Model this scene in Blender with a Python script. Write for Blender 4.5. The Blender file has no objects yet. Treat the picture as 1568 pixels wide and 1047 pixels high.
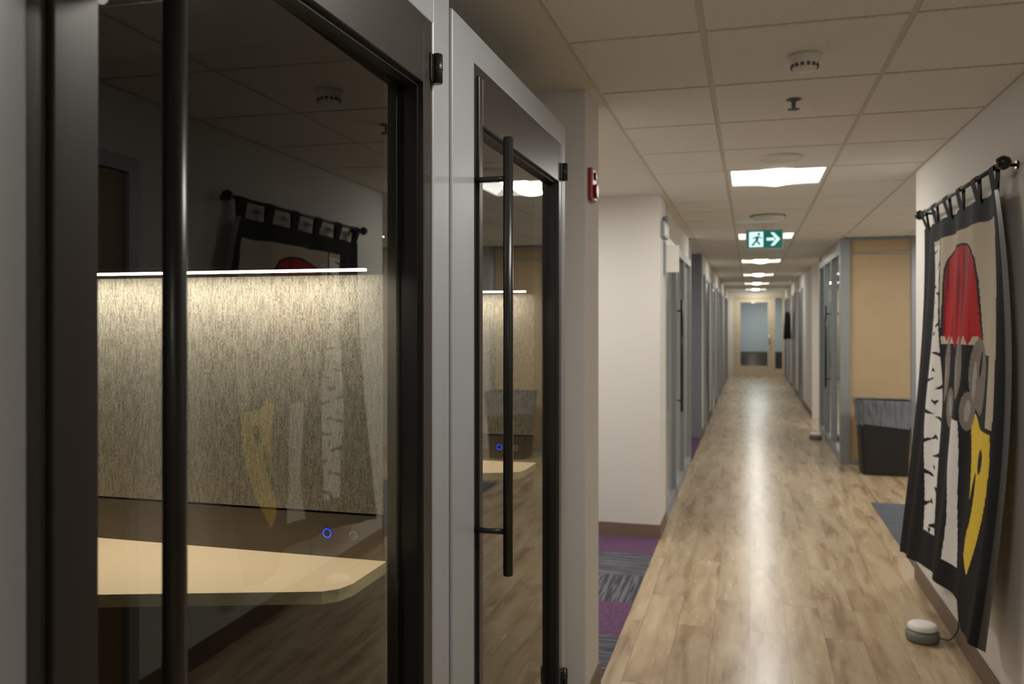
import bpy, bmesh, math, random
from mathutils import Vector, Matrix
random.seed(4)
scene = bpy.context.scene
COL = scene.collection

def lin(c):
    return tuple(((v/255)/12.92 if v/255<=0.04045 else (((v/255)+0.055)/1.055)**2.4) for v in c)

def new_mat(name):
    m = bpy.data.materials.new(name); m.use_nodes = True
    nt = m.node_tree
    return m, nt, nt.nodes['Principled BSDF']

def mat(name, rgb, rough=0.5, metal=0.0, noise=0.04, nscale=8.0, bump=0.0, bscale=200.0, emit=None, estr=0.0, spec=0.5):
    m, nt, b = new_mat(name)
    c = lin(rgb)
    tc = nt.nodes.new('ShaderNodeTexCoord')
    n = nt.nodes.new('ShaderNodeTexNoise'); n.inputs['Scale'].default_value = nscale; n.inputs['Detail'].default_value = 4
    nt.links.new(tc.outputs['Object'], n.inputs['Vector'])
    mx = nt.nodes.new('ShaderNodeMix'); mx.data_type = 'RGBA'
    mx.inputs['A'].default_value = (*[v*(1-noise) for v in c], 1)
    mx.inputs['B'].default_value = (*[min(1, v*(1+noise)) for v in c], 1)
    nt.links.new(n.outputs['Fac'], mx.inputs['Factor'])
    nt.links.new(mx.outputs['Result'], b.inputs['Base Color'])
    b.inputs['Roughness'].default_value = rough
    b.inputs['Metallic'].default_value = metal
    b.inputs['Specular IOR Level'].default_value = spec
    if bump > 0:
        n2 = nt.nodes.new('ShaderNodeTexNoise'); n2.inputs['Scale'].default_value = bscale
        nt.links.new(tc.outputs['Object'], n2.inputs['Vector'])
        bp = nt.nodes.new('ShaderNodeBump'); bp.inputs['Strength'].default_value = bump; bp.inputs['Distance'].default_value = 0.002
        nt.links.new(n2.outputs['Fac'], bp.inputs['Height']); nt.links.new(bp.outputs['Normal'], b.inputs['Normal'])
    if emit is not None:
        b.inputs['Emission Color'].default_value = (*lin(emit), 1)
        b.inputs['Emission Strength'].default_value = estr
    return m

def glass_mat(name, tint, ior=1.5, boost=1.6, rough=0.0):
    m = bpy.data.materials.new(name); m.use_nodes = True
    nt = m.node_tree; nt.nodes.clear()
    out = nt.nodes.new('ShaderNodeOutputMaterial')
    tr = nt.nodes.new('ShaderNodeBsdfTransparent'); tr.inputs['Color'].default_value = (*tint, 1)
    gl = nt.nodes.new('ShaderNodeBsdfGlossy'); gl.inputs['Roughness'].default_value = rough
    gl.inputs['Color'].default_value = (0.95, 0.97, 0.96, 1)
    fr = nt.nodes.new('ShaderNodeFresnel'); fr.inputs['IOR'].default_value = ior
    mul = nt.nodes.new('ShaderNodeMath'); mul.operation = 'MULTIPLY'; mul.use_clamp = True
    mul.inputs[1].default_value = boost
    mx = nt.nodes.new('ShaderNodeMixShader')
    nt.links.new(fr.outputs[0], mul.inputs[0]); nt.links.new(mul.outputs[0], mx.inputs[0])
    nt.links.new(tr.outputs[0], mx.inputs[1]); nt.links.new(gl.outputs[0], mx.inputs[2])
    nt.links.new(mx.outputs[0], out.inputs[0])
    return m

# ---------- materials
M_wall = mat('painted_wall', (210,205,198), 0.75, noise=0.02, nscale=3, bump=0.15, bscale=250)
M_wallshade = mat('painted_wall_shaded', (120,122,130), 0.75, noise=0.02)  # shadow on the far left return wall, put into its colour
M_drywall = mat('drywall_ceiling', (222,217,206), 0.9, noise=0.02)
M_tbar = mat('ceiling_tbar', (205,199,187), 0.6, noise=0.02)
M_base = mat('rubber_base', (112,92,76), 0.6)
M_alu = mat('satin_aluminium', (156,159,163), 0.42, 0.2, noise=0.03)
M_alud = mat('aluminium_frame', (150,154,158), 0.4, 0.4, noise=0.03)
M_blk = mat('black_metal', (54,51,48), 0.36, 0.4, noise=0.05)
M_blk2 = mat('black_powdercoat', (33,32,31), 0.3, 0.3, noise=0.05)
M_rub = mat('black_gasket', (12,12,12), 0.5)
M_booth_in = mat('booth_felt_dark', (28,28,28), 0.95, noise=0.2, nscale=60)
M_band = mat('booth_trim_band', (88,81,73), 0.35, 0.3)
M_trim = mat('booth_inner_trim', (104,100,94), 0.6)
M_desk = mat('maple_laminate', (252,228,192), 0.45, noise=0.03, nscale=5)
M_deskedge = mat('desk_edge', (216,206,166), 0.5)
M_led = mat('led_strip', (255,240,210), 0.5, emit=(255,242,216), estr=12)
M_blue = mat('blue_ring_light', (20,40,200), 0.4, emit=(30,80,255), estr=1.6)
M_chrome = mat('brushed_steel', (180,178,170), 0.25, 0.9)
M_white = mat('white_plastic', (226,222,214), 0.45, noise=0.01)
M_greyp = mat('grey_plastic', (110,109,106), 0.5)
M_dark = mat('dark_vent', (90,88,84), 0.6)
M_red = mat('red_plastic', (140,22,20), 0.35)
M_lens = mat('light_lens', (255,255,250), 0.5, emit=(255,251,242), estr=50)
M_lens2 = mat('light_basket', (240,240,236), 0.5, emit=(255,251,242), estr=2.2)
M_maple = mat('maple_veneer', (186,160,122), 0.45, noise=0.10, nscale=4)
M_maple2 = mat('pale_maple_frame', (196,182,154), 0.45, noise=0.05, nscale=4)
M_wooddoor = mat('wood_door', (120,96,70), 0.4, noise=0.12, nscale=5)
M_bin = mat('black_bin_plastic', (16,16,16), 0.45)
M_dgreen = mat('exit_green', (0,90,80), 0.4, emit=(6,120,110), estr=0.42)
M_exw = mat('exit_white', (235,255,250), 0.4, emit=(205,250,250), estr=1.0)
M_glass = glass_mat('booth_glass', (0.84,0.84,0.81), 1.5, 1.4)
M_glass2 = glass_mat('office_glass', (0.78,0.82,0.80), 1.5, 1.4)
M_frost = mat('frosted_glass', (160,166,160), 0.12, noise=0.04)
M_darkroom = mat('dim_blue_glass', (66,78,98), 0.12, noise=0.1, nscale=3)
M_cream = mat('cloth_cream', (182,170,148), 0.85, noise=0.1, nscale=40, spec=0.2)
M_cblack = mat('cloth_black', (13,13,15), 0.8, noise=0.3, nscale=12, spec=0.2)
M_cred = mat('cloth_red', (172,8,18), 0.7, noise=0.35, nscale=25, spec=0.15)
M_cgrey = mat('cloth_taupe', (118,109,101), 0.8, noise=0.15, nscale=30, spec=0.2)
M_cgrey2 = mat('cloth_pale_grey', (158,150,142), 0.8, noise=0.15, nscale=30, spec=0.2)
M_cyel = mat('cloth_yellow', (220,186,52), 0.75, noise=0.08, nscale=20, spec=0.2)
M_cwhite = mat('cloth_white', (212,208,202), 0.8, noise=0.06, nscale=20, spec=0.2)
M_satin = mat('cloth_black_satin', (34,33,32), 0.4, noise=0.2, nscale=25)

def red_fabric(m):
    nt=m.node_tree; b=nt.nodes['Principled BSDF']
    tc=nt.nodes.new('ShaderNodeTexCoord'); mp=nt.nodes.new('ShaderNodeMapping'); mp.inputs['Scale'].default_value=(1,22,1.5)
    n=nt.nodes.new('ShaderNodeTexNoise'); n.inputs['Scale'].default_value=1; n.inputs['Detail'].default_value=2
    r=nt.nodes.new('ShaderNodeValToRGB'); r.color_ramp.elements[0].position=0.40; r.color_ramp.elements[0].color=(*lin((98,4,16)),1)
    r.color_ramp.elements[1].position=0.50; r.color_ramp.elements[1].color=(*lin((176,10,18)),1)
    nt.links.new(tc.outputs['Object'],mp.inputs[0]); nt.links.new(mp.outputs[0],n.inputs['Vector']); nt.links.new(n.outputs['Fac'],r.inputs[0])
    nt.links.new(r.outputs[0],b.inputs['Base Color'])
red_fabric(M_cred)

def bag_mat():
    m, nt, b = new_mat('clear_bin_bag')
    b.inputs['Base Color'].default_value = (0.24,0.26,0.29,1)
    b.inputs['Roughness'].default_value = 0.22
    b.inputs['Alpha'].default_value = 0.6
    tc = nt.nodes.new('ShaderNodeTexCoord'); mp=nt.nodes.new('ShaderNodeMapping'); mp.inputs['Scale'].default_value=(24,24,5)
    n = nt.nodes.new('ShaderNodeTexNoise'); n.inputs['Scale'].default_value = 1; n.inputs['Detail'].default_value=1
    nt.links.new(tc.outputs['Object'],mp.inputs[0]); nt.links.new(mp.outputs[0],n.inputs['Vector'])
    bp = nt.nodes.new('ShaderNodeBump'); bp.inputs['Strength'].default_value = 0.9; bp.inputs['Distance'].default_value = 0.04
    nt.links.new(n.outputs['Fac'], bp.inputs['Height']); nt.links.new(bp.outputs['Normal'], b.inputs['Normal'])
    return m
M_bag = bag_mat()

def tile_mat():
    m, nt, b = new_mat('ceiling_tile')
    tc = nt.nodes.new('ShaderNodeTexCoord')
    n = nt.nodes.new('ShaderNodeTexNoise'); n.inputs['Scale'].default_value = 160; n.inputs['Detail'].default_value = 6
    nt.links.new(tc.outputs['Object'], n.inputs['Vector'])
    r = nt.nodes.new('ShaderNodeValToRGB')
    r.color_ramp.elements[0].position = 0.3; r.color_ramp.elements[0].color = (*lin((216,212,204)),1)
    r.color_ramp.elements[1].position = 0.6; r.color_ramp.elements[1].color = (*lin((238,234,226)),1)
    nt.links.new(n.outputs['Fac'], r.inputs[0]); nt.links.new(r.outputs[0], b.inputs['Base Color'])
    b.inputs['Roughness'].default_value = 0.95
    return m
M_tile = tile_mat()

def wood_floor():
    m, nt, b = new_mat('oak_plank_floor')
    N = nt.nodes.new; L = nt.links.new
    tc = N('ShaderNodeTexCoord'); sp = N('ShaderNodeSeparateXYZ'); L(tc.outputs['Object'], sp.inputs[0])
    cb = N('ShaderNodeCombineXYZ'); L(sp.outputs['Y'], cb.inputs['X']); L(sp.outputs['X'], cb.inputs['Y'])
    br = N('ShaderNodeTexBrick'); L(cb.outputs[0], br.inputs['Vector'])
    br.offset = 0.37; br.inputs['Scale'].default_value = 1.0
    br.inputs['Brick Width'].default_value = 1.22; br.inputs['Row Height'].default_value = 0.178
    br.inputs['Mortar Size'].default_value = 0.0012
    br.inputs['Color1'].default_value = (0,0,0,1); br.inputs['Color2'].default_value = (1,1,1,1)
    br.inputs['Mortar'].default_value = (0.3,0.3,0.3,1)
    cb2 = N('ShaderNodeCombineXYZ')
    mx_ = N('ShaderNodeMath'); mx_.operation='MULTIPLY'; mx_.inputs[1].default_value = 12; L(sp.outputs['X'], mx_.inputs[0])
    my_ = N('ShaderNodeMath'); my_.operation='MULTIPLY'; my_.inputs[1].default_value = 1.6; L(sp.outputs['Y'], my_.inputs[0])
    mo_ = N('ShaderNodeMath'); mo_.operation='MULTIPLY'; mo_.inputs[1].default_value = 7; L(br.outputs['Color'], mo_.inputs[0])
    L(mx_.outputs[0], cb2.inputs['X']); L(my_.outputs[0], cb2.inputs['Y']); L(mo_.outputs[0], cb2.inputs['Z'])
    n1 = N('ShaderNodeTexNoise'); n1.inputs['Scale'].default_value=1.1; n1.inputs['Detail'].default_value=3; n1.inputs['Distortion'].default_value=0.5
    L(cb2.outputs[0], n1.inputs['Vector'])
    r = N('ShaderNodeValToRGB'); e = r.color_ramp.elements
    e[0].position=0.30; e[0].color=(*lin((146,119,90)),1)
    e[1].position=0.70; e[1].color=(*lin((198,178,146)),1)
    k = r.color_ramp.elements.new(0.48); k.color=(*lin((180,156,122)),1)
    L(n1.outputs['Fac'], r.inputs[0])
    n2 = N('ShaderNodeTexNoise'); n2.inputs['Scale'].default_value=6; n2.inputs['Detail'].default_value=5; L(cb2.outputs[0], n2.inputs['Vector'])
    mm = N('ShaderNodeMix'); mm.data_type='RGBA'; mm.blend_type='MULTIPLY'; mm.inputs['Factor'].default_value=0.22
    L(r.outputs[0], mm.inputs['A']); L(n2.outputs['Fac'], mm.inputs['B'])
    pt = N('ShaderNodeMapRange'); pt.inputs['To Min'].default_value=0.86; pt.inputs['To Max'].default_value=1.08
    L(br.outputs['Color'], pt.inputs['Value'])
    m3 = N('ShaderNodeVectorMath'); m3.operation='SCALE'; L(mm.outputs['Result'], m3.inputs[0]); L(pt.outputs[0], m3.inputs['Scale'])
    m4 = N('ShaderNodeMix'); m4.data_type='RGBA'; L(br.outputs['Fac'], m4.inputs['Factor']); L(m3.outputs[0], m4.inputs['A'])
    m4.inputs['B'].default_value=(*lin((126,102,78)),1)
    L(m4.outputs['Result'], b.inputs['Base Color'])
    rr = N('ShaderNodeMapRange'); rr.inputs['To Min'].default_value=0.18; rr.inputs['To Max'].default_value=0.32
    L(n2.outputs['Fac'], rr.inputs['Value']); L(rr.outputs[0], b.inputs['Roughness'])
    return m
M_floor = wood_floor()

def carpet(name, c1, c2, sx, sy):
    m, nt, b = new_mat(name); N = nt.nodes.new; L = nt.links.new
    tc = N('ShaderNodeTexCoord'); mp = N('ShaderNodeMapping'); mp.inputs['Scale'].default_value=(sx,sy,1)
    L(tc.outputs['Object'], mp.inputs[0])
    n = N('ShaderNodeTexNoise'); n.inputs['Scale'].default_value=1; n.inputs['Detail'].default_value=2; L(mp.outputs[0], n.inputs['Vector'])
    r = N('ShaderNodeValToRGB'); r.color_ramp.elements[0].position=0.45; r.color_ramp.elements[0].color=(*lin(c1),1)
    r.color_ramp.elements[1].position=0.6; r.color_ramp.elements[1].color=(*lin(c2),1)
    L(n.outputs['Fac'], r.inputs[0]); L(r.outputs[0], b.inputs['Base Color']); b.inputs['Roughness'].default_value=1.0
    b.inputs['Specular IOR Level'].default_value=0.1
    return m
M_cpurple = carpet('carpet_purple', (88,62,88), (98,72,98), 40, 40)
M_cg1 = carpet('carpet_grey_a', (62,62,70), (102,101,106), 50, 3)
M_cg2 = carpet('carpet_grey_b', (62,62,70), (102,101,106), 3, 50)
M_cslate = carpet('carpet_slate', (78,80,88), (90,92,98), 4, 50)

def fabric():
    m, nt, b = new_mat('woven_acoustic_fabric'); N = nt.nodes.new; L = nt.links.new
    tc = N('ShaderNodeTexCoord'); mp = N('ShaderNodeMapping'); mp.inputs['Scale'].default_value=(520,520,170)
    L(tc.outputs['Object'], mp.inputs[0])
    n = N('ShaderNodeTexNoise'); n.inputs['Scale'].default_value=1; n.inputs['Detail'].default_value=2; L(mp.outputs[0], n.inputs['Vector'])
    mp2 = N('ShaderNodeMapping'); mp2.inputs['Scale'].default_value=(260,260,50); L(tc.outputs['Object'], mp2.inputs[0])
    nn = N('ShaderNodeTexNoise'); nn.inputs['Scale'].default_value=1; L(mp2.outputs[0], nn.inputs['Vector'])
    ad = N('ShaderNodeMath'); ad.operation='MULTIPLY_ADD'; ad.inputs[1].default_value=0.4; L(nn.outputs['Fac'], ad.inputs[0]); 
    sc = N('ShaderNodeMath'); sc.operation='MULTIPLY'; sc.inputs[1].default_value=0.6; L(n.outputs['Fac'], sc.inputs[0]); L(sc.outputs[0], ad.inputs[2])
    r = N('ShaderNodeValToRGB'); r.color_ramp.elements[0].position=0.38; r.color_ramp.elements[0].color=(*lin((100,96,89)),1)
    r.color_ramp.elements[1].position=0.62; r.color_ramp.elements[1].color=(*lin((164,159,146)),1)
    L(ad.outputs[0], r.inputs[0]); L(r.outputs[0], b.inputs['Base Color']); b.inputs['Roughness'].default_value=0.95
    bp = N('ShaderNodeBump'); bp.inputs['Strength'].default_value=0.3; bp.inputs['Distance'].default_value=0.001
    L(ad.outputs[0], bp.inputs['Height']); L(bp.outputs['Normal'], b.inputs['Normal'])
    return m
M_fabric = fabric()

# ---------- mesh helpers
def obj_from_bm(name, bm, mats, parent=None, smooth=False):
    me = bpy.data.meshes.new(name); bm.to_mesh(me); bm.free()
    if not isinstance(mats, (list,tuple)): mats=[mats]
    for mm in mats: me.materials.append(mm)
    if smooth:
        for p in me.polygons: p.use_smooth=True
    o = bpy.data.objects.new(name, me); COL.objects.link(o)
    if parent: o.parent = parent
    return o

def add_box(bm, x0,x1,y0,y1,z0,z1, mi=0):
    vs=[bm.verts.new((x,y,z)) for x in (x0,x1) for y in (y0,y1) for z in (z0,z1)]
    fs=[(0,1,3,2),(4,6,7,5),(0,4,5,1),(2,3,7,6),(0,2,6,4),(1,5,7,3)]
    for f in fs:
        fc=bm.faces.new([vs[i] for i in f]); fc.material_index=mi

def box(name, x0,x1,y0,y1,z0,z1, m, parent=None, bevel=0.0, seg=2):
    if x0>x1: x0,x1=x1,x0
    if y0>y1: y0,y1=y1,y0
    bm=bmesh.new(); add_box(bm,x0,x1,y0,y1,z0,z1)
    bmesh.ops.recalc_face_normals(bm, faces=bm.faces)
    if bevel>0:
        bmesh.ops.bevel(bm, geom=list(bm.edges), offset=bevel, segments=seg, affect='EDGES', profile=0.5)
    return obj_from_bm(name,bm,m,parent,smooth=False)

def boxes(name, lst, mats, parent=None, bevel=0.0):
    bm=bmesh.new()
    for b_ in lst:
        add_box(bm,*b_[:6], mi=(b_[6] if len(b_)>6 else 0))
    bmesh.ops.recalc_face_normals(bm, faces=bm.faces)
    if bevel>0: bmesh.ops.bevel(bm, geom=list(bm.edges), offset=bevel, segments=1, affect='EDGES')
    return obj_from_bm(name,bm,mats,parent)

def cyl(name, p0, p1, r, m, parent=None, seg=24, bev=0.0):
    p0=Vector(p0); p1=Vector(p1); d=p1-p0
    bm=bmesh.new()
    bmesh.ops.create_cone(bm, cap_ends=True, segments=seg, radius1=r, radius2=r, depth=d.length)
    if bev>0:
        es=[e for e in bm.edges if abs(e.verts[0].co.z-e.verts[1].co.z)<1e-6]
        bmesh.ops.bevel(bm, geom=es, offset=bev, segments=2, affect='EDGES')
    q=d.to_track_quat('Z','Y').to_matrix().to_4x4()
    bmesh.ops.transform(bm, matrix=Matrix.Translation((p0+p1)/2)@q, verts=bm.verts)
    o=obj_from_bm(name,bm,m,parent)
    for p in o.data.polygons:
        p.use_smooth = len(p.vertices)==4
    return o

def lathe(name, prof, center, m, parent=None, seg=40, mi=None):
    bm=bmesh.new(); rings=[]
    for r,z in prof:
        rings.append([bm.verts.new((r*math.cos(2*math.pi*k/seg), r*math.sin(2*math.pi*k/seg), z)) for k in range(seg)])
    for i in range(len(rings)-1):
        for k in range(seg):
            f=bm.faces.new((rings[i][k],rings[i][(k+1)%seg],rings[i+1][(k+1)%seg],rings[i+1][k]))
            if mi: f.material_index=mi[i]
    for ring in (rings[0],rings[-1]):
        try:
            f=bm.faces.new(ring)
            if mi: f.material_index = mi[0] if ring is rings[0] else mi[-1]
        except Exception: pass
    bmesh.ops.recalc_face_normals(bm, faces=bm.faces)
    bmesh.ops.translate(bm, verts=bm.verts, vec=center)
    return obj_from_bm(name,bm,m,parent,smooth=True)

def prism(name, pts, z0, z1, m, parent=None, bevel=0.0, side_mi=0):
    bm=bmesh.new()
    lo=[bm.verts.new((x,y,z0)) for x,y in pts]; hi=[bm.verts.new((x,y,z1)) for x,y in pts]
    bm.faces.new(lo); bm.faces.new(hi); n=len(pts)
    for i in range(n):
        f=bm.faces.new((lo[i],lo[(i+1)%n],hi[(i+1)%n],hi[i])); f.material_index=side_mi
    bmesh.ops.recalc_face_normals(bm, faces=bm.faces)
    return obj_from_bm(name,bm,m,parent)

def empty(name, loc=(0,0,0)):
    e=bpy.data.objects.new(name,None); e.empty_display_size=0.1; e.location=loc; COL.objects.link(e); return e

CZ=2.465; XL=-0.62; XR=0.97; YE=25.5

def area(name,loc,sx,sy,power,color,rot=(0,0,0),parent=None):
    l=bpy.data.lights.new(name,'AREA'); l.energy=power; l.shape='RECTANGLE'; l.size=sx; l.size_y=sy; l.color=color
    o=bpy.data.objects.new(name,l); o.location=loc; o.rotation_euler=rot; COL.objects.link(o)
    if parent: o.parent=parent
    return o

# ================= FLOOR / WALLS / CEILING =================
box('floor', -0.62, 3.4, -4, YE+3.2, -0.1, 0.0, M_floor)
pat=[(4.17-8.2,4.17,2),(4.17,4.68,0),(4.68,5.19,1),(5.19,5.70,2),(5.70,6.13,0)]
bm=bmesh.new()
for (a,b_,mi) in pat:
    add_box(bm,-2.4,-0.62,a,b_,-0.1,0.003,mi)
add_box(bm,-2.4,-0.62,9.5,11.6,-0.1,0.003,0)
bmesh.ops.recalc_face_normals(bm, faces=bm.faces)
obj_from_bm('floor_carpet_left', bm, [M_cpurple,M_cg1,M_cg2])
box('floor_carpet_right', 1.0,3.2,5.62,7.85,-0.02,0.004,M_cslate)

box('wall_left', -2.5,-2.4,-4,11.8,0,CZ,M_wall)
box('wall_back', -2.5,1.2,-4.1,-4.0,0,CZ,M_wall)
box('wall_partition', -2.4,XL,3.29,3.585,0,CZ,M_wall,None,0.004)
box('wall_left_return', -2.4,XL,6.13,6.60,0,CZ,M_wall)
box('wall_right', XR,XR+0.15,-4,5.61,0,CZ,M_wall)
boxes('baseboard_right', [(XR-0.008,XR,-4,1.90,0,0.1),(XR-0.008,XR,2.95,5.61,0,0.1),(XR-0.008,XR+0.158,5.61,5.618,0,0.1)], M_base)
boxes('baseboard_left', [(-2.4,XL+0.008,6.122,6.13,0.003,0.1),(XL,XL+0.008,6.13,6.60,0,0.1),(XL,XL+0.008,3.28,3.593,0,0.1),(-0.8,XL+.008,3.282,3.29,0.003,0.1)], M_base)
box('wall_alcove', 3.2,3.35,5.0,10.1,0,CZ,M_wall)
box('wall_alcove_near', XR+0.15,3.2,5.3,5.45,0,CZ,M_wall)
box('wall_alcove_far', 1.80,3.2,9.93,10.1,0,CZ,M_wall)

# glazed office front on the left, Y 6.6 - 9.5
gf=empty('office_glass_front_left')
boxes('frame',[(-0.70,-0.62,6.60,6.68,0,CZ),(-0.70,-0.62,7.55,7.62,0,2.2),(-0.70,-0.62,9.42,9.5,0,CZ),(-0.70,-0.62,6.68,9.42,2.15,2.22),
      (-0.70,-0.62,8.5,8.56,0,2.15),(-0.70,-0.62,6.68,9.42,0,0.09)],M_alud,gf)
box('header_panel',-0.69,-0.64,6.68,9.42,2.22,CZ,M_wall,gf)
box('glass_pane',-0.668,-0.658,6.68,9.42,0.09,2.15,M_frost,gf)
cyl('pull_handle',(-0.585,7.72,0.75),(-0.585,7.72,1.75),0.012,M_blk2,gf)
cyl('handle_mount_1',(-0.658,7.72,0.85),(-0.585,7.72,0.85),0.008,M_blk2,gf)
cyl('handle_mount_2',(-0.658,7.72,1.65),(-0.585,7.72,1.65),0.008,M_blk2,gf)
box('wall_office_left', -2.4,-0.80,9.40,9.5,0,CZ,M_wall)
box('wall_left_far_return', -2.4,XL,11.6,11.75,0,CZ,M_wallshade)
box('wall_left_far', XL-0.15,XL,11.75,YE,0,CZ,M_wall)
box('baseboard_left_far', XL,XL+0.008,11.6,YE,0,0.1,M_base)

sg=empty('room_sign')
box('sign_board',XL,XL+0.115,6.40,6.412,1.92,2.12,M_white,sg,0.002)
box('bracket',XL,XL+0.02,6.39,6.42,1.90,2.15,M_alud,sg)
wp=empty('wall_plaque')
box('plaque_frame',XL,XL+0.03,6.18,6.50,2.17,2.28,M_alud,wp,0.003)
box('plaque_face',XL+0.0302,XL+0.034,6.20,6.48,2.185,2.265,M_white,wp)
lathe('plaque_disc',[(0.022,0),(0.022,0.03),(0.016,0.036),(0.001,0.036)],(XL+0.03,6.24,2.28),M_greyp,wp,20)

# ceiling
bm=bmesh.new()
xcols=[(-0.58,-0.142),(-0.142,0.467),(0.467,0.97)]
rows=[2.73+0.64*k for k in range(-11,37)]
lights=[(5.29+3.84*k) for k in range(-2,6)]
for (xa,xb) in xcols+[(0.97,1.58),(1.58,2.19),(2.19,2.80),(2.80,3.2)]:
    for i in range(len(rows)-1):
        ya,yb=rows[i],rows[i+1]
        if xa>=0.97 and not (ya>5.0 and yb<10.0): continue
        if yb>YE+0.3: continue
        if abs(xa+0.142)<1e-3 and any(abs(ya-l)<0.05 for l in lights): continue
        g=0.011
        add_box(bm,xa+g,xb-g,ya+g,yb-g,CZ-0.003,CZ+0.012,0)
bmesh.ops.recalc_face_normals(bm, faces=bm.faces)
obj_from_bm('ceiling_tiles',bm,[M_tile])
lst=[]
for x in (-0.58,-0.142,0.467,0.97):
    lst.append((x-0.012,x+0.012,-4,YE,CZ+0.001,CZ+0.03))
for x in (1.58,2.19,2.80): lst.append((x-0.012,x+0.012,5.61,9.93,CZ+0.001,CZ+0.03))
for yy in rows:
    if yy<-4 or yy>YE: continue
    lst.append((-0.58,0.97,yy-0.012,yy+0.012,CZ+0.002,CZ+0.03))
    if 5.6<yy<9.93: lst.append((0.97,3.2,yy-0.012,yy+0.012,CZ+0.002,CZ+0.03))
boxes('ceiling_grid',lst,M_tbar)
box('ceiling_drywall_left',-2.5,-0.585,-4.1,YE,CZ-0.002,CZ+0.1,M_drywall)
box('ceiling_upper',-0.6,3.4,-4.1,YE+3.2,CZ+0.14,CZ+0.2,M_drywall)

# troffers
for yl in lights:
    t=empty('ceiling_light')
    xa,xb,ya,yb=-0.142+0.012,0.467-0.012,yl+0.012,yl+0.628
    boxes('housing',[(xa,xb,ya,yb,CZ+0.09,CZ+0.10),(xa,xa+0.02,ya,yb,CZ-0.002,CZ+0.09),(xb-0.02,xb,ya,yb,CZ-0.002,CZ+0.09),
                     (xa+0.02,xb-0.02,ya,ya+0.02,CZ-0.002,CZ+0.09),(xa+0.02,xb-0.02,yb-0.02,yb,CZ-0.002,CZ+0.09)],M_white,t)
    bm=bmesh.new(); n=24; pr=[]
    for i in range(n+1):
        u=i/n; x=xa+0.02+(xb-xa-0.04)*u
        c=abs(u-0.5)*2
        if c<0.36: z=CZ+0.008-0.02*math.cos(c/0.36*math.pi/2)
        else: z=CZ+0.008+0.05*math.sin((1-(c-0.36)/0.64)*math.pi)
        pr.append((x,z,c))
    for i in range(n):
        a=pr[i]; b_=pr[i+1]
        f=bm.faces.new([bm.verts.new(v) for v in ((a[0],ya+0.02,a[1]),(b_[0],ya+0.02,b_[1]),(b_[0],yb-0.02,b_[1]),(a[0],yb-0.02,a[1]))])
        f.material_index = 0 if (a[2]+b_[2])/2<0.36 else 1
    bmesh.ops.recalc_face_normals(bm, faces=bm.faces)
    obj_from_bm('lens',bm,[M_lens,M_lens2],t)

# ceiling devices
sm=empty('smoke_detector')
lathe('base',[(0.056,0),(0.056,-0.012),(0.05,-0.018),(0.048,-0.03),(0.04,-0.045),(0.034,-0.052),(0.001,-0.054)],(0.181,3.07,CZ-0.003),M_white,sm)
for k in range(14):
    a=2*math.pi*k/14
    cx,cy=0.181+0.0445*math.cos(a),3.07+0.0445*math.sin(a)
    b_=box('vent_%d'%k,-0.002,0.002,-0.006,0.006,-0.0065,0.0065,M_dark,sm)
    b_.location=(cx,cy,CZ-0.0405); b_.rotation_euler=(0,0,a)
sp=empty('ceiling_sprinkler')
lathe('escutcheon',[(0.012,0.012),(0.03,0),(0.03,-0.003),(0.012,-0.010),(0.009,-0.014),(0.009,-0.03),(0.006,-0.034),(0.006,-0.042)],(0.173,3.66,CZ-0.003),M_greyp,sp)
lathe('deflector',[(0.002,-0.038),(0.024,-0.040),(0.024,-0.043),(0.002,-0.046)],(0.173,3.66,CZ-0.003),M_greyp,sp)
spk=empty('ceiling_speaker')
lathe('grille',[(0.12,0),(0.12,-0.006),(0.108,-0.012),(0.10,-0.007),(0.001,-0.007)],(0.164,4.93,CZ-0.003),M_white,spk)
em=empty('ceiling_access_point')
lathe('shell',[(0.13,0),(0.13,-0.012),(0.12,-0.035),(0.10,-0.048),(0.001,-0.05)],(0.15,7.60,CZ-0.003),M_white,em)
lathe('collar',[(0.15,0),(0.15,-0.006),(0.13,-0.008)],(0.15,7.60,CZ-0.003),M_greyp,em)

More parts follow.
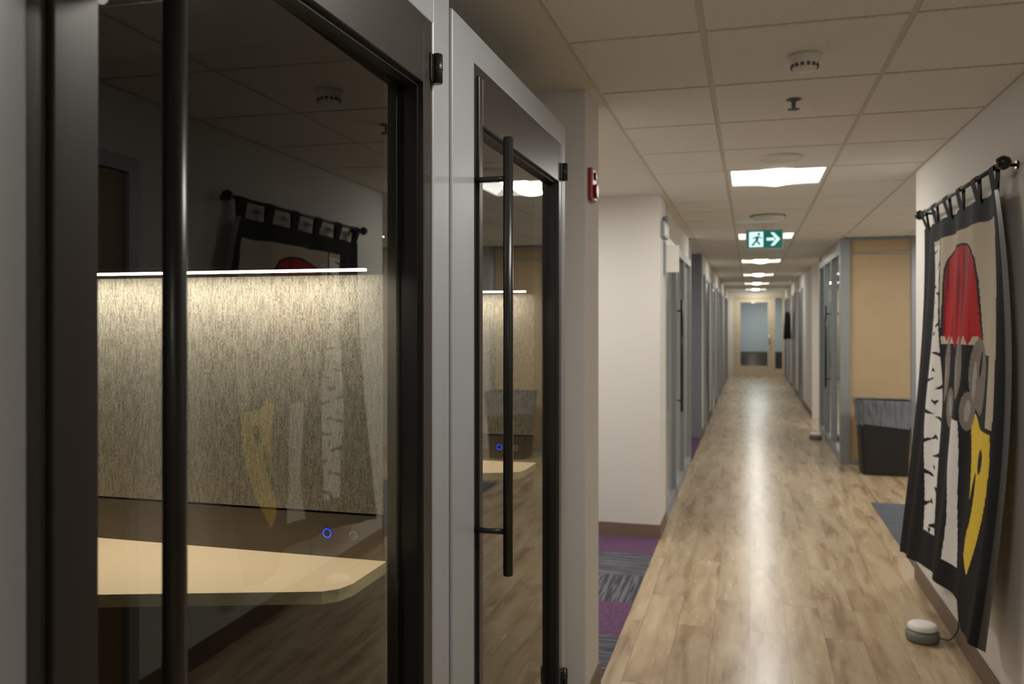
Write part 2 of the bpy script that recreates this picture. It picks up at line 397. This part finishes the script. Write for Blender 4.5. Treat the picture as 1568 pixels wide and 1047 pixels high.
# ================= PHONE BOOTHS =================
def booth(name, y0, y1, dy0, dy1, ztop, lst_w, handle_y, panel_y, tilt):
    e=empty(name)
    FX=-0.64; BX=-1.78; ZT=ztop; DT=2.176
    box('side_near',BX,FX,y0,dy0,0.03,ZT,M_alu,e,0.006)
    box('side_far',BX,FX,dy1,y1,0.03,ZT,M_alu,e,0.006)
    box('roof',BX,FX-0.0005,dy0-0.01,dy1+0.01,DT,ZT-0.0005,M_alu,e,0.004)
    box('back',BX,BX+0.08,dy0-0.01,dy1+0.01,0.03,DT+0.02,M_alu,e)
    box('plinth',BX+0.02,FX-0.02,y0+0.02,y1-0.02,0.0,0.09,M_blk2,e)
    box('lining_far',BX+0.08,FX-0.080,panel_y+0.012,dy1+0.005,0.09,DT,M_booth_in,e)
    box('lining_trim',FX-0.0795,FX-0.052,panel_y,dy1-0.027,0.09,DT-0.03,M_trim,e)
    box('lining_near',BX+0.08,FX-0.075,dy0-0.005,dy0+0.02,0.09,DT,M_booth_in,e)
    box('lining_back',BX+0.08,BX+0.10,dy0,dy1,0.09,DT,M_booth_in,e)
    box('lining_roof',BX+0.08,FX-0.075,dy0,dy1,DT-0.03,DT+0.005,M_booth_in,e)
    J=0.022
    boxes('door_jamb',[(FX-0.06,FX-0.003,dy0,dy0+J,0.09,DT),(FX-0.06,FX-0.003,dy1-J,dy1,0.09,DT),(FX-0.06,FX-0.003,dy0+J,dy1-J,DT-J,DT),(FX-0.06,FX-0.003,dy0+J,dy1-J,0.09,0.09+J)],M_blk,e)
    a,b_=dy0+J+0.003,dy1-J-0.003
    S0=lst_w-J; S1=0.036
    zb=0.09+J+0.003; zt=DT-J-0.003; RT=0.115
    boxes('door_leaf_frame',[(FX-0.040,FX+0.004,a,a+S0,zb,zt),(FX-0.040,FX+0.004,b_-S1,b_,zb,zt),(FX-0.040,FX+0.004,a+S0,b_-S1,zt-RT,zt),(FX-0.040,FX+0.004,a+S0,b_-S1,zb,zb+RT)],M_blk,e,0.0015)
    g=0.007
    boxes('gasket',[(FX-0.042,FX-0.008,a+S0,a+S0+g,zb+RT,zt-RT),(FX-0.042,FX-0.008,b_-S1-g,b_-S1,zb+RT,zt-RT),(FX-0.042,FX-0.008,a+S0+g,b_-S1-g,zt-RT-g,zt-RT),(FX-0.042,FX-0.008,a+S0+g,b_-S1-g,zb+RT,zb+RT+g)],M_rub,e)
    bm=bmesh.new()
    ga,gb=FX-0.026+tilt/2,FX-0.026-tilt/2
    vs=[bm.verts.new(v) for v in ((ga,a+S0,zb+RT),(gb,b_-S1,zb+RT),(gb,b_-S1,zt-RT),(ga,a+S0,zt-RT))]
    bm.faces.new(vs); obj_from_bm('door_glass',bm,M_glass,e)
    for k,z in enumerate((2.078,0.30)):
        cyl('hinge_%d'%k,(FX+0.012,dy1-0.004,z-0.031),(FX+0.012,dy1-0.004,z+0.031),0.011,M_blk2,e,16,0.002)
        cyl('hinge_ring_%d'%k,(FX+0.012,dy1-0.004,z-0.003),(FX+0.012,dy1-0.004,z+0.003),0.0118,M_blk,e,16)
        box('hinge_leaf_%d'%k,FX-0.002,FX+0.008,dy1-0.030,dy1+0.010,z-0.028,z+0.028,M_blk2,e,0.001)
    hx=FX+0.08
    cyl('handle_bar',(hx,handle_y,0.94),(hx,handle_y,1.995),0.0122,M_blk2,e,32,0.002)
    for k,z in enumerate((1.045,1.895)):
        cyl('handle_post_%d'%k,(FX-0.020,handle_y,z),(hx,handle_y,z),0.007,M_blk2,e,16)
        cyl('handle_washer_%d'%k,(FX-0.024,handle_y,z),(FX-0.012,handle_y,z),0.014,M_blk2,e,20)
    px0,px1=BX+0.10,-0.72
    box('fabric_panel',px0,px1,panel_y,panel_y+0.012,1.157,1.647,M_fabric,e)
    box('panel_band',px0,px1,panel_y-0.002,panel_y+0.012,1.03,1.152,M_band,e)
    box('led_strip',px0,px1-0.02,panel_y-0.046,panel_y-0.036,1.652,1.657,M_led,e)
    box('led_profile',px0,px1-0.02,panel_y-0.050,panel_y+0.012,1.6575,1.668,M_blk2,e)
    area('led_strip_lamp',((px0+px1-0.02)/2,panel_y-0.062,1.650),px1-px0-0.06,0.012,3.5,(1,0.91,0.73),(0,0,0),e)
    dp=[(px0,panel_y),(px0,panel_y-0.42),(-1.12,panel_y-0.335),(-0.775,panel_y-0.222),(-0.745,panel_y-0.212),(-0.722,panel_y-0.190),(-0.712,panel_y-0.155),(-0.712,panel_y-0.004),(-0.72,panel_y)]
    prism('desk_top',dp,1.040,1.063,[M_desk,M_deskedge],e,side_mi=1)
    boxes('desk_bracket',[(-1.5,-1.47,panel_y-0.2,panel_y,0.98,1.04),(-0.9,-0.87,panel_y-0.18,panel_y,0.98,1.04)],M_blk2,e)
    def ring(nm,x,z,r,m):
        bpy.ops.mesh.primitive_torus_add(major_radius=r,minor_radius=r*0.14,major_segments=32,minor_segments=8,location=(x,panel_y-0.004,z),rotation=(math.pi/2,0,0))
        o=bpy.context.object; o.name=nm; o.data.materials.append(m); o.parent=e
    ring('power_ring',-0.845,1.112,0.0085,M_blue)
    cyl('power_button',(-0.845,panel_y-0.004,1.112),(-0.845,panel_y,1.112),0.0075,M_blk2,e)
    ring('usb_ring',-0.785,1.112,0.0085,M_chrome)
    cyl('usb_button',(-0.785,panel_y-0.004,1.112),(-0.785,panel_y,1.112),0.0075,M_greyp,e)
    return e
booth('phone_booth',0.50,1.775,0.634,1.67,2.33,0.080,0.735,1.598,0.020)
booth('phone_booth',1.79,3.0,1.952,2.936,2.254,0.050,1.966,2.857,0.0)

# fire alarm horn
fa=empty('fire_alarm_horn')
box('body',XL,XL+0.020,3.33,3.43,2.035,2.165,M_red,fa,0.006)
cyl('horn',(XL+0.020,3.38,2.075),(XL+0.032,3.38,2.075),0.03,M_red,fa,24,0.004)
box('strobe',XL+0.020,XL+0.028,3.365,3.395,2.12,2.15,M_red,fa,0.003)

# ================= TAPESTRY =================
tp=empty('wall_tapestry')
RX=0.905; RZ=2.14
cyl('rod',(RX,3.54,RZ),(RX,5.10,RZ),0.009,M_blk2,tp)
for k,yy in enumerate((3.52,5.12)):
    lathe('finial_%d'%k,[(0.001,-0.028),(0.016,-0.022),(0.026,-0.008),(0.028,0.004),(0.022,0.018),(0.001,0.028)],(RX,yy,RZ),M_blk2,tp,20)
for k,yy in enumerate((3.58,5.06)):
    cyl('bracket_arm_%d'%k,(RX,yy,RZ),(XR,yy,RZ),0.007,M_blk2,tp)
    cyl('bracket_plate_%d'%k,(XR-0.008,yy,RZ),(XR,yy,RZ),0.016,M_blk2,tp)
Y0,Y1=5.05,3.60
def smst(a,b,x):
    t=max(0,min(1,(x-a)/(b-a))); return t*t*(3-2*t)
def cloth(s,t):
    yb=Y0+(Y1-Y0)*s
    yb+= -0.15*math.sin(math.pi*t**0.85)*smst(0.72,1,s) + 0.02*t*(1-s)
    zb=0.29+0.10*math.sin(math.pi/2*min(1,s/0.70))*(1-smst(0.78,0.84,s))
    z=2.055-(2.055-zb)*t
    wav=0.014*math.sin(s*17+0.8*t)*(0.4+0.6*t)+0.007*math.sin(s*31+t*5)
    x=0.915-0.125*(t**1.6)*(1-0.35*s)+wav+0.05*smst(0.93,1,s)*t
    return (x,yb,z)
def in_poly(p,poly):
    x,y=p; c=False; n=len(poly); j=n-1
    for i in range(n):
        xi,yi=poly[i]; xj,yj=poly[j]
        if (yi>y)!=(yj>y) and x<(xj-xi)*(y-yi)/(yj-yi)+xi: c=not c
        j=i
    return c
def ell(s,t,cs,ct,rs,rt,rot=0):
    ds=(s-cs); dt=(t-ct); a=ds*math.cos(rot)+dt*math.sin(rot); b=-ds*math.sin(rot)+dt*math.cos(rot)
    return (a/rs)**2+(b/rt)**2<1
red=[(.375,.15),(.40,.125),(.45,.108),(.51,.100),(.60,.098),(.66,.104),(.71,.118),(.745,.145),(.765,.20),(.785,.30),(.80,.345),(.76,.335),(.725,.362),(.685,.335),(.645,.368),(.60,.34),(.56,.375),(.52,.34),(.48,.365),(.44,.335),(.40,.355),(.365,.33),(.365,.25),(.368,.19)]
MARK=[(k, 0.09+k*0.031+0.010*math.sin(k*2.3), 0.22+0.38*abs(math.sin(k*1.7+.4)), 0.0035+0.0045*abs(math.sin(k*3.1)), (k*7)%3) for k in range(27)]
wing=[((.455,.43,.062,.092,.10)),((.63,.425,.058,.082,-.12)),((.795,.43,.058,.09,.08))]
def pattern(s,t):
    # 0 black 1 cream 2 red 3 taupe 4 yellow 5 white 6 satin 7 pale grey
    if s>0.972: return 6
    if s<0.15 or t<0.055 or t>0.94 or s>0.945-0.03*t: return 0
    if in_poly((s,t),red): return 2
    if in_poly((s,t),[((x-.58)*1.07+.58,(y-.235)*1.05+.235) for x,y in red]) and t<0.34: return 0
    w0=0.175+0.155*t+0.010*math.sin(t*9); w1=0.275+0.225*t+0.014*math.sin(t*11+1)
    if w0<s<w1 and 0.07<t<0.90:
        dd=(s-w0)/(w1-w0)
        for (k,tk,ln,th,kind) in MARK:
            u = dd/ln if kind!=1 else (1-dd)/ln
            if kind==2: u=abs(dd-0.55)/(ln*0.35)
            if u<1 and abs(t-tk-0.008*u*(1 if k%2 else -1))<th*(1-u*0.8)+0.0005: return 0
        return 5
    if s<=w0: return 0
    if w1<=s<w1+0.014: return 0
    if s<w1+0.04 and t>.36: return 0
    if 0.33<t:
        for i,(cs,ct,rs,rt,ro) in enumerate(wing):
            if ell(s,t,cs,ct,rs,rt,ro):
                if ell(s,t,cs+.008,ct-0.03,rs*0.13,rt*0.40,ro+.1): return 0
                if ell(s,t,cs-.028,ct+0.02,rs*0.18,rt*0.55,ro): return 7
                return 3
        if ell(s,t,.545,.535,.045,.055,-0.35) or ell(s,t,.735,.53,.045,.05,.3):
            return 7 if ell(s,t,.545,.53,.015,.03,-0.35) or ell(s,t,.735,.53,.015,.03,.3) else 3
    c=0.625-0.030*math.sin(t*6)+0.14*(t-.6)
    if 0.56<t<0.93 and abs(s-c)<0.043+0.014*math.sin(t*14):
        return 5
    c2=0.835+0.05*math.sin((t-0.55)*7)-0.20*(t-0.58)
    if 0.53<t<0.87 and abs(s-c2)<0.072*(1-max(0,(t-0.56)/0.34)**1.4)+0.010: 
        if ell(s,t,.815,.72,.013,.09,0.2) or ell(s,t,.862,.60,.018,.03,0.2): return 0
        return 4
    if t<0.36: return 1
    if s>0.885 and t<0.52: return 1
    return 0
bm=bmesh.new(); NS,NT=250,360
uvv=[[bm.verts.new(cloth(i/NS,j/NT)) for i in range(NS+1)] for j in range(NT+1)]
for j in range(NT):
    for i in range(NS):
        f=bm.faces.new((uvv[j][i],uvv[j+1][i],uvv[j+1][i+1],uvv[j][i+1])); f.smooth=True
        f.material_index=pattern((i+.5)/NS,(j+.5)/NT)
obj_from_bm('cloth',bm,[M_cblack,M_cream,M_cred,M_cgrey,M_cyel,M_cwhite,M_satin,M_cgrey2],tp,smooth=True)
for k in range(6):
    s=0.03+0.188*k
    x,yc,z=cloth(s,0)
    bm=bmesh.new(); w=0.035
    path=[(x+0.004,z-0.02),(RX-0.012,RZ-0.012),(RX-0.012,RZ+0.004),(RX-0.004,RZ+0.012),(RX+0.005,RZ+0.012),(RX+0.013,RZ+0.004),(RX+0.013,RZ-0.012),(x+0.009,z-0.02)]
    rs=[[bm.verts.new((px_,yc+dy,pz_)) for dy in (-w,w)] for px_,pz_ in path]
    for i in range(len(rs)-1): bm.faces.new((rs[i][0],rs[i][1],rs[i+1][1],rs[i+1][0]))
    obj_from_bm('tab_%d'%k,bm,M_cblack,tp)

# ================= SOUND MACHINES =================
def sound_machine(x,y,r=0.078,cord=True):
    e=empty('white_noise_machine')
    lathe('body',[(r*0.80,0.0),(r*0.96,0.010),(r,0.03),(r*0.97,0.048),(r*0.86,0.052),(r*0.84,0.056),(r*0.86,0.060),(r*0.84,0.078),(r*0.70,0.086),(r*0.35,0.088),(0.001,0.088)],(x,y,0.0),[M_greyp,M_dark,M_white],e,40,mi=[0,0,0,0,1,1,2,2,2,2])
    if cord:
        cu=bpy.data.curves.new('cord','CURVE'); cu.dimensions='3D'; cu.bevel_depth=0.003
        sp_=cu.splines.new('BEZIER'); pts=[(x+r*0.9,y,0.02),(x+0.12,y-0.03,0.03),(0.955,y-0.05,0.25),(0.962,y-0.06,0.42)]
        sp_.bezier_points.add(len(pts)-1)
        for bp,p in zip(sp_.bezier_points,pts): bp.co=p; bp.handle_left_type='AUTO'; bp.handle_right_type='AUTO'
        o=bpy.data.objects.new('cord',cu); COL.objects.link(o); o.data.materials.append(M_blk2); o.parent=e
sound_machine(0.81,4.52)
sound_machine(0.84,11.9,0.085,False)

# ================= RIGHT SIDE: storefront + sliding wood panel + bin =================
rf=empty('office_glass_front_right')
boxes('frame',[(0.95,1.05,9.88,9.98,0,CZ),(0.95,1.03,12.7,12.8,0,CZ),(0.95,1.03,9.98,12.7,0,0.10),(0.95,1.03,9.98,12.7,2.30,2.38),(0.95,1.03,10.95,11.02,0.1,2.3),(0.95,1.03,11.9,11.97,0.1,2.3)],M_alud,rf)
box('glass',0.985,0.993,9.98,12.7,0.1,2.3,M_glass2,rf)
box('header',0.97,1.02,9.98,12.7,2.38,CZ,M_wall,rf)
cyl('pull_handle',(0.90,11.1,0.75),(0.90,11.1,1.75),0.012,M_blk2,rf)
cyl('mount_1',(0.90,11.1,0.85),(0.985,11.1,0.85),0.008,M_blk2,rf)
cyl('mount_2',(0.90,11.1,1.65),(0.985,11.1,1.65),0.008,M_blk2,rf)
wd=empty('sliding_wood_door')
box('panel',1.052,1.665,9.90,9.94,0.04,2.29,M_maple,wd,0.003)
box('header_panel',1.052,1.665,9.905,9.94,2.31,CZ-0.03,M_maple,wd)
boxes('frame',[(1.665,1.72,9.88,9.96,0,CZ),(1.05,1.665,9.88,9.96,CZ-0.03,CZ),(1.05,1.665,9.89,9.95,2.292,2.308),(1.052,1.665,9.88,9.96,0,0.038)],M_alud,wd)
box('wall_alcove_infill',1.72,1.80,9.93,10.1,0,CZ,M_wall)
box('wall_office_right',1.80,3.2,12.8,12.95,0,CZ,M_wall)
box('wall_office_right_side',3.2,3.35,10.1,15,0,CZ,M_wall)
box('ceiling_office_right',1.03,3.35,9.98,14.6,CZ,CZ+0.1,M_drywall)

bn=empty('waste_bin')
def tapered(name,cx,cy,w0,d0,w1,d1,z0,z1,m,parent,wr=0.0,nseg=1,open_top=True,rad=0.04,smooth=False,cap=True,hem=0.0):
    bm=bmesh.new(); rings=[]
    for j in range(nseg+1):
        t=j/nseg; w=w0+(w1-w0)*t; d=d0+(d1-d0)*t; z=z0+(z1-z0)*t; ring=[]
        for (sx,sy,a0) in ((1,1,0),(-1,1,90),(-1,-1,180),(1,-1,270)):
            for q in range(5):
                a=math.radians(a0+q*22.5)
                jx=random.uniform(-wr,wr); jy=random.uniform(-wr,wr)
                dz=random.uniform(-wr,wr)+(random.uniform(-hem,hem) if j==0 else 0)
                ring.append(bm.verts.new((cx+sx*(w/2-rad)+rad*math.cos(a)+jx,cy+sy*(d/2-rad)+rad*math.sin(a)+jy,z+dz)))
        rings.append(ring)
    n=len(rings[0])
    for j in range(nseg):
        for k in range(n): bm.faces.new((rings[j][k],rings[j][(k+1)%n],rings[j+1][(k+1)%n],rings[j+1][k]))
    if cap: bm.faces.new(rings[0])
    if not open_top: bm.faces.new(rings[-1])
    bmesh.ops.recalc_face_normals(bm, faces=bm.faces)
    return obj_from_bm(name,bm,m,parent,smooth=smooth)
BXc,BYc=1.32,9.42
tapered('body',BXc,BYc,0.43,0.34,0.50,0.40,0,0.70,M_bin,bn)
tapered('rim',BXc,BYc,0.52,0.42,0.52,0.42,0.70,0.745,M_bin,bn,cap=False)
tapered('bag_collar',BXc,BYc,0.505,0.41,0.545,0.44,0.50,0.765,M_bag,bn,0.008,4,smooth=True,cap=False,hem=0.03)

# ================= EXIT SIGN =================
ex=empty('exit_sign'); EY=8.2; EX=0.13
box('canopy',EX-0.10,EX+0.10,EY-0.03,EY+0.05,CZ-0.03,CZ-0.003,M_white,ex,0.004)
box('stem',EX-0.02,EX+0.02,EY,EY+0.02,CZ-0.06,CZ-0.03,M_white,ex)
box('housing',EX-0.165,EX+0.165,EY-0.012,EY+0.03,2.225,CZ-0.06,M_white,ex,0.004)
box('green_face',EX-0.158,EX+0.158,EY-0.015,EY-0.0121,2.232,CZ-0.067,M_dgreen,ex)
fy=EY-0.0155
def flat(name,pts,m,parent,y):
    bm=bmesh.new(); vs=[bm.verts.new((x,y,z)) for x,z in pts]; bm.faces.new(vs); return obj_from_bm(name,bm,m,parent)
zc_=2.315
flat('door_pictogram',[(EX-0.135,zc_-.07),(EX-0.01,zc_-.07),(EX-0.01,zc_+.07),(EX-0.135,zc_+.07)],M_exw,ex,fy)
flat('figure_body',[(EX-0.085,zc_-.02),(EX-0.055,zc_-.015),(EX-0.045,zc_+.03),(EX-0.07,zc_+.03)],M_dgreen,ex,fy-.001)
flat('figure_leg_1',[(EX-0.085,zc_-.015),(EX-0.065,zc_-.02),(EX-0.10,zc_-.06),(EX-0.12,zc_-.055)],M_dgreen,ex,fy-.001)
flat('figure_leg_2',[(EX-0.07,zc_-.02),(EX-0.055,zc_-.015),(EX-0.03,zc_-.045),(EX-0.045,zc_-.055)],M_dgreen,ex,fy-.001)
flat('figure_arm_1',[(EX-0.07,zc_+.03),(EX-0.065,zc_+.018),(EX-0.10,zc_+.002),(EX-0.105,zc_+.012)],M_dgreen,ex,fy-.001)
flat('figure_arm_2',[(EX-0.05,zc_+.028),(EX-0.048,zc_+.015),(EX-0.02,zc_+.005),(EX-0.02,zc_+.016)],M_dgreen,ex,fy-.001)
flat('figure_head',[(EX-0.048+0.013*math.cos(a*math.pi/6),zc_+.048+0.013*math.sin(a*math.pi/6)) for a in range(12)],M_dgreen,ex,fy-.001)
flat('arrow_shaft',[(EX+0.02,zc_-.013),(EX+0.09,zc_-.013),(EX+0.09,zc_+.013),(EX+0.02,zc_+.013)],M_exw,ex,fy)
flat('arrow_head_1',[(EX+0.14,zc_),(EX+0.085,zc_+.06),(EX+0.055,zc_+.06),(EX+0.105,zc_)],M_exw,ex,fy-.001)
flat('arrow_head_2',[(EX+0.14,zc_),(EX+0.105,zc_),(EX+0.055,zc_-.06),(EX+0.085,zc_-.06)],M_exw,ex,fy-.001)

# ================= FAR CORRIDOR =================
box('wall_right_mid_return', 0.97,3.2,14.5,14.65,0,CZ,M_wall)
box('wall_right_far', XR,XR+0.15,14.65,YE,0,CZ,M_wall)
box('baseboard_right_far', XR-0.008,XR,14.5,YE,0,0.1,M_base)
box('ceiling_right_far',0.97,3.35,12.8,14.7,CZ-0.001,CZ+0.08,M_drywall)
def side_door(x,y0,y1,side,leaf,n):
    e=empty('door_%d'%n)
    s=side
    def bx(nm,d0,d1,a,b,z0,z1,m): return box(nm,*(sorted((x+s*d0,x+s*d1))),a,b,z0,z1,m,e)
    bx('frame_near',0,0.03,y0-0.06,y0,0,2.2,M_alud); bx('frame_far',0,0.03,y1,y1+0.06,0,2.2,M_alud); bx('frame_top',0,0.03,y0,y1,2.14,2.2,M_alud)
    bx('leaf',0,0.012,y0,y1,0.01,2.14,leaf)
    bx('handle_plate',0.012,0.02,y0+0.06,y0+0.10,0.95,1.15,M_chrome)
    bx('handle_lever',0.04,0.055,y0+0.07,y0+0.2,1.04,1.06,M_chrome)
    bx('handle_neck',0.02,0.04,y0+0.07,y0+0.09,1.04,1.06,M_chrome)
n=1
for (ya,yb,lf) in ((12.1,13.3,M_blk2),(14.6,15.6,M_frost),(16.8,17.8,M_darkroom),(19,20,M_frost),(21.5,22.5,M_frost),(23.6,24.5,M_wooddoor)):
    side_door(XL,ya,yb,1,lf,n); n+=1
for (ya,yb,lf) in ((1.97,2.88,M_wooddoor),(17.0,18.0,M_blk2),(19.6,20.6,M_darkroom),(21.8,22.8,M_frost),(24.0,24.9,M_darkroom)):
    side_door(XR,ya,yb,-1,lf,n); n+=1

boxes('wall_end',[(-2.5,-0.45,YE,YE+0.15,0,CZ),(0.96,3.4,YE,YE+0.15,0,CZ),(-0.45,0.96,YE,YE+0.15,2.32,CZ)],M_wall)
ed=empty('door_%d'%n)
boxes('frame',[(-0.45,-0.38,YE-0.01,YE+0.12,0,2.32),(0.62,0.70,YE-0.01,YE+0.12,0,2.32),(0.90,0.96,YE-0.01,YE+0.12,0,2.32),(-0.38,0.62,YE-0.01,YE+0.12,2.24,2.32),(0.70,0.90,YE-0.01,YE+0.12,2.24,2.32),(0.70,0.90,YE-0.01,YE+0.12,0,0.2)],M_maple2,ed)
boxes('leaf',[(-0.375,-0.26,YE+0.02,YE+0.07,0.01,2.235),(0.50,0.615,YE+0.02,YE+0.07,0.01,2.235),(-0.26,0.50,YE+0.02,YE+0.07,0.01,0.28),(-0.26,0.50,YE+0.02,YE+0.07,2.12,2.235)],M_maple2,ed)
box('glass',-0.26,0.50,YE+0.04,YE+0.048,0.28,2.12,M_glass2,ed)
box('sidelight_glass',0.70,0.90,YE+0.04,YE+0.048,0.2,2.24,M_glass2,ed)
cyl('handle',(0.54,YE-0.04,0.9),(0.54,YE-0.04,1.2),0.012,M_chrome,ed)
cyl('handle_mount',(0.54,YE-0.04,1.05),(0.54,YE+0.02,1.05),0.01,M_chrome,ed)
M_blueroom=mat('far_room_wall',(160,163,166),0.8)
box('wall_far_room',-2.5,3.4,YE+3.1,YE+3.2,0,CZ+.1,M_blueroom)
box('wall_far_room_left',-1.6,-1.5,YE+.15,YE+3.1,0,CZ+.1,M_blueroom)
box('wall_far_room_right',2.0,2.1,YE+.15,YE+3.1,0,CZ+.1,M_blueroom)
box('storage_cabinet',-0.6,1.2,YE+2.6,YE+3.05,0,0.6,M_bin)
area('far_room_lamp',(0.3,YE+1.6,CZ-0.05),0.6,0.6,65,(0.92,0.97,1))
area('office_lamp',(2.1,11.4,CZ-0.06),0.6,0.6,55,(1,0.98,0.94))
area('alcove_fill_light',(2.2,7.7,CZ-0.06),0.6,0.6,45,(1,0.97,0.92))  # added unseen light from the alcove, lifts the ceiling brightness
area('side_room_lamp',(-1.5,10.5,CZ-0.06),0.6,0.6,6,(1,0.97,0.92))
area('recess_lamp',(-1.5,4.9,CZ-0.06),0.6,0.6,28,(1,0.97,0.92))

hc=empty('hanging_coat')
tapered('coat_body',0.86,21.2,0.18,0.35,0.12,0.22,1.15,1.75,M_cblack,hc,0.01,4,False,0.03)
cyl('coat_hook',(0.86,21.2,1.78),(0.97,21.2,1.80),0.01,M_chrome,hc)
cyl('coat_collar',(0.86,21.2,1.74),(0.86,21.2,1.80),0.04,M_cblack,hc)

w=bpy.data.worlds.new('world'); scene.world=w; w.use_nodes=True
w.node_tree.nodes['Background'].inputs[0].default_value=(0.6,0.65,0.7,1)
w.node_tree.nodes['Background'].inputs[1].default_value=0.05

cd=bpy.data.cameras.new('camera'); cam=bpy.data.objects.new('camera',cd); COL.objects.link(cam)
cam.location=(0,0,1.55); cam.rotation_euler=(math.radians(90),0,math.radians(15.64))
cd.sensor_width=36; cd.lens=29.85; cd.shift_y=-0.01945; cd.clip_start=0.05
cd.dof.use_dof=True; cd.dof.focus_distance=1.75; cd.dof.aperture_fstop=5.0
scene.camera=cam
scene.view_settings.view_transform='Standard'
scene.view_settings.gamma=1.06
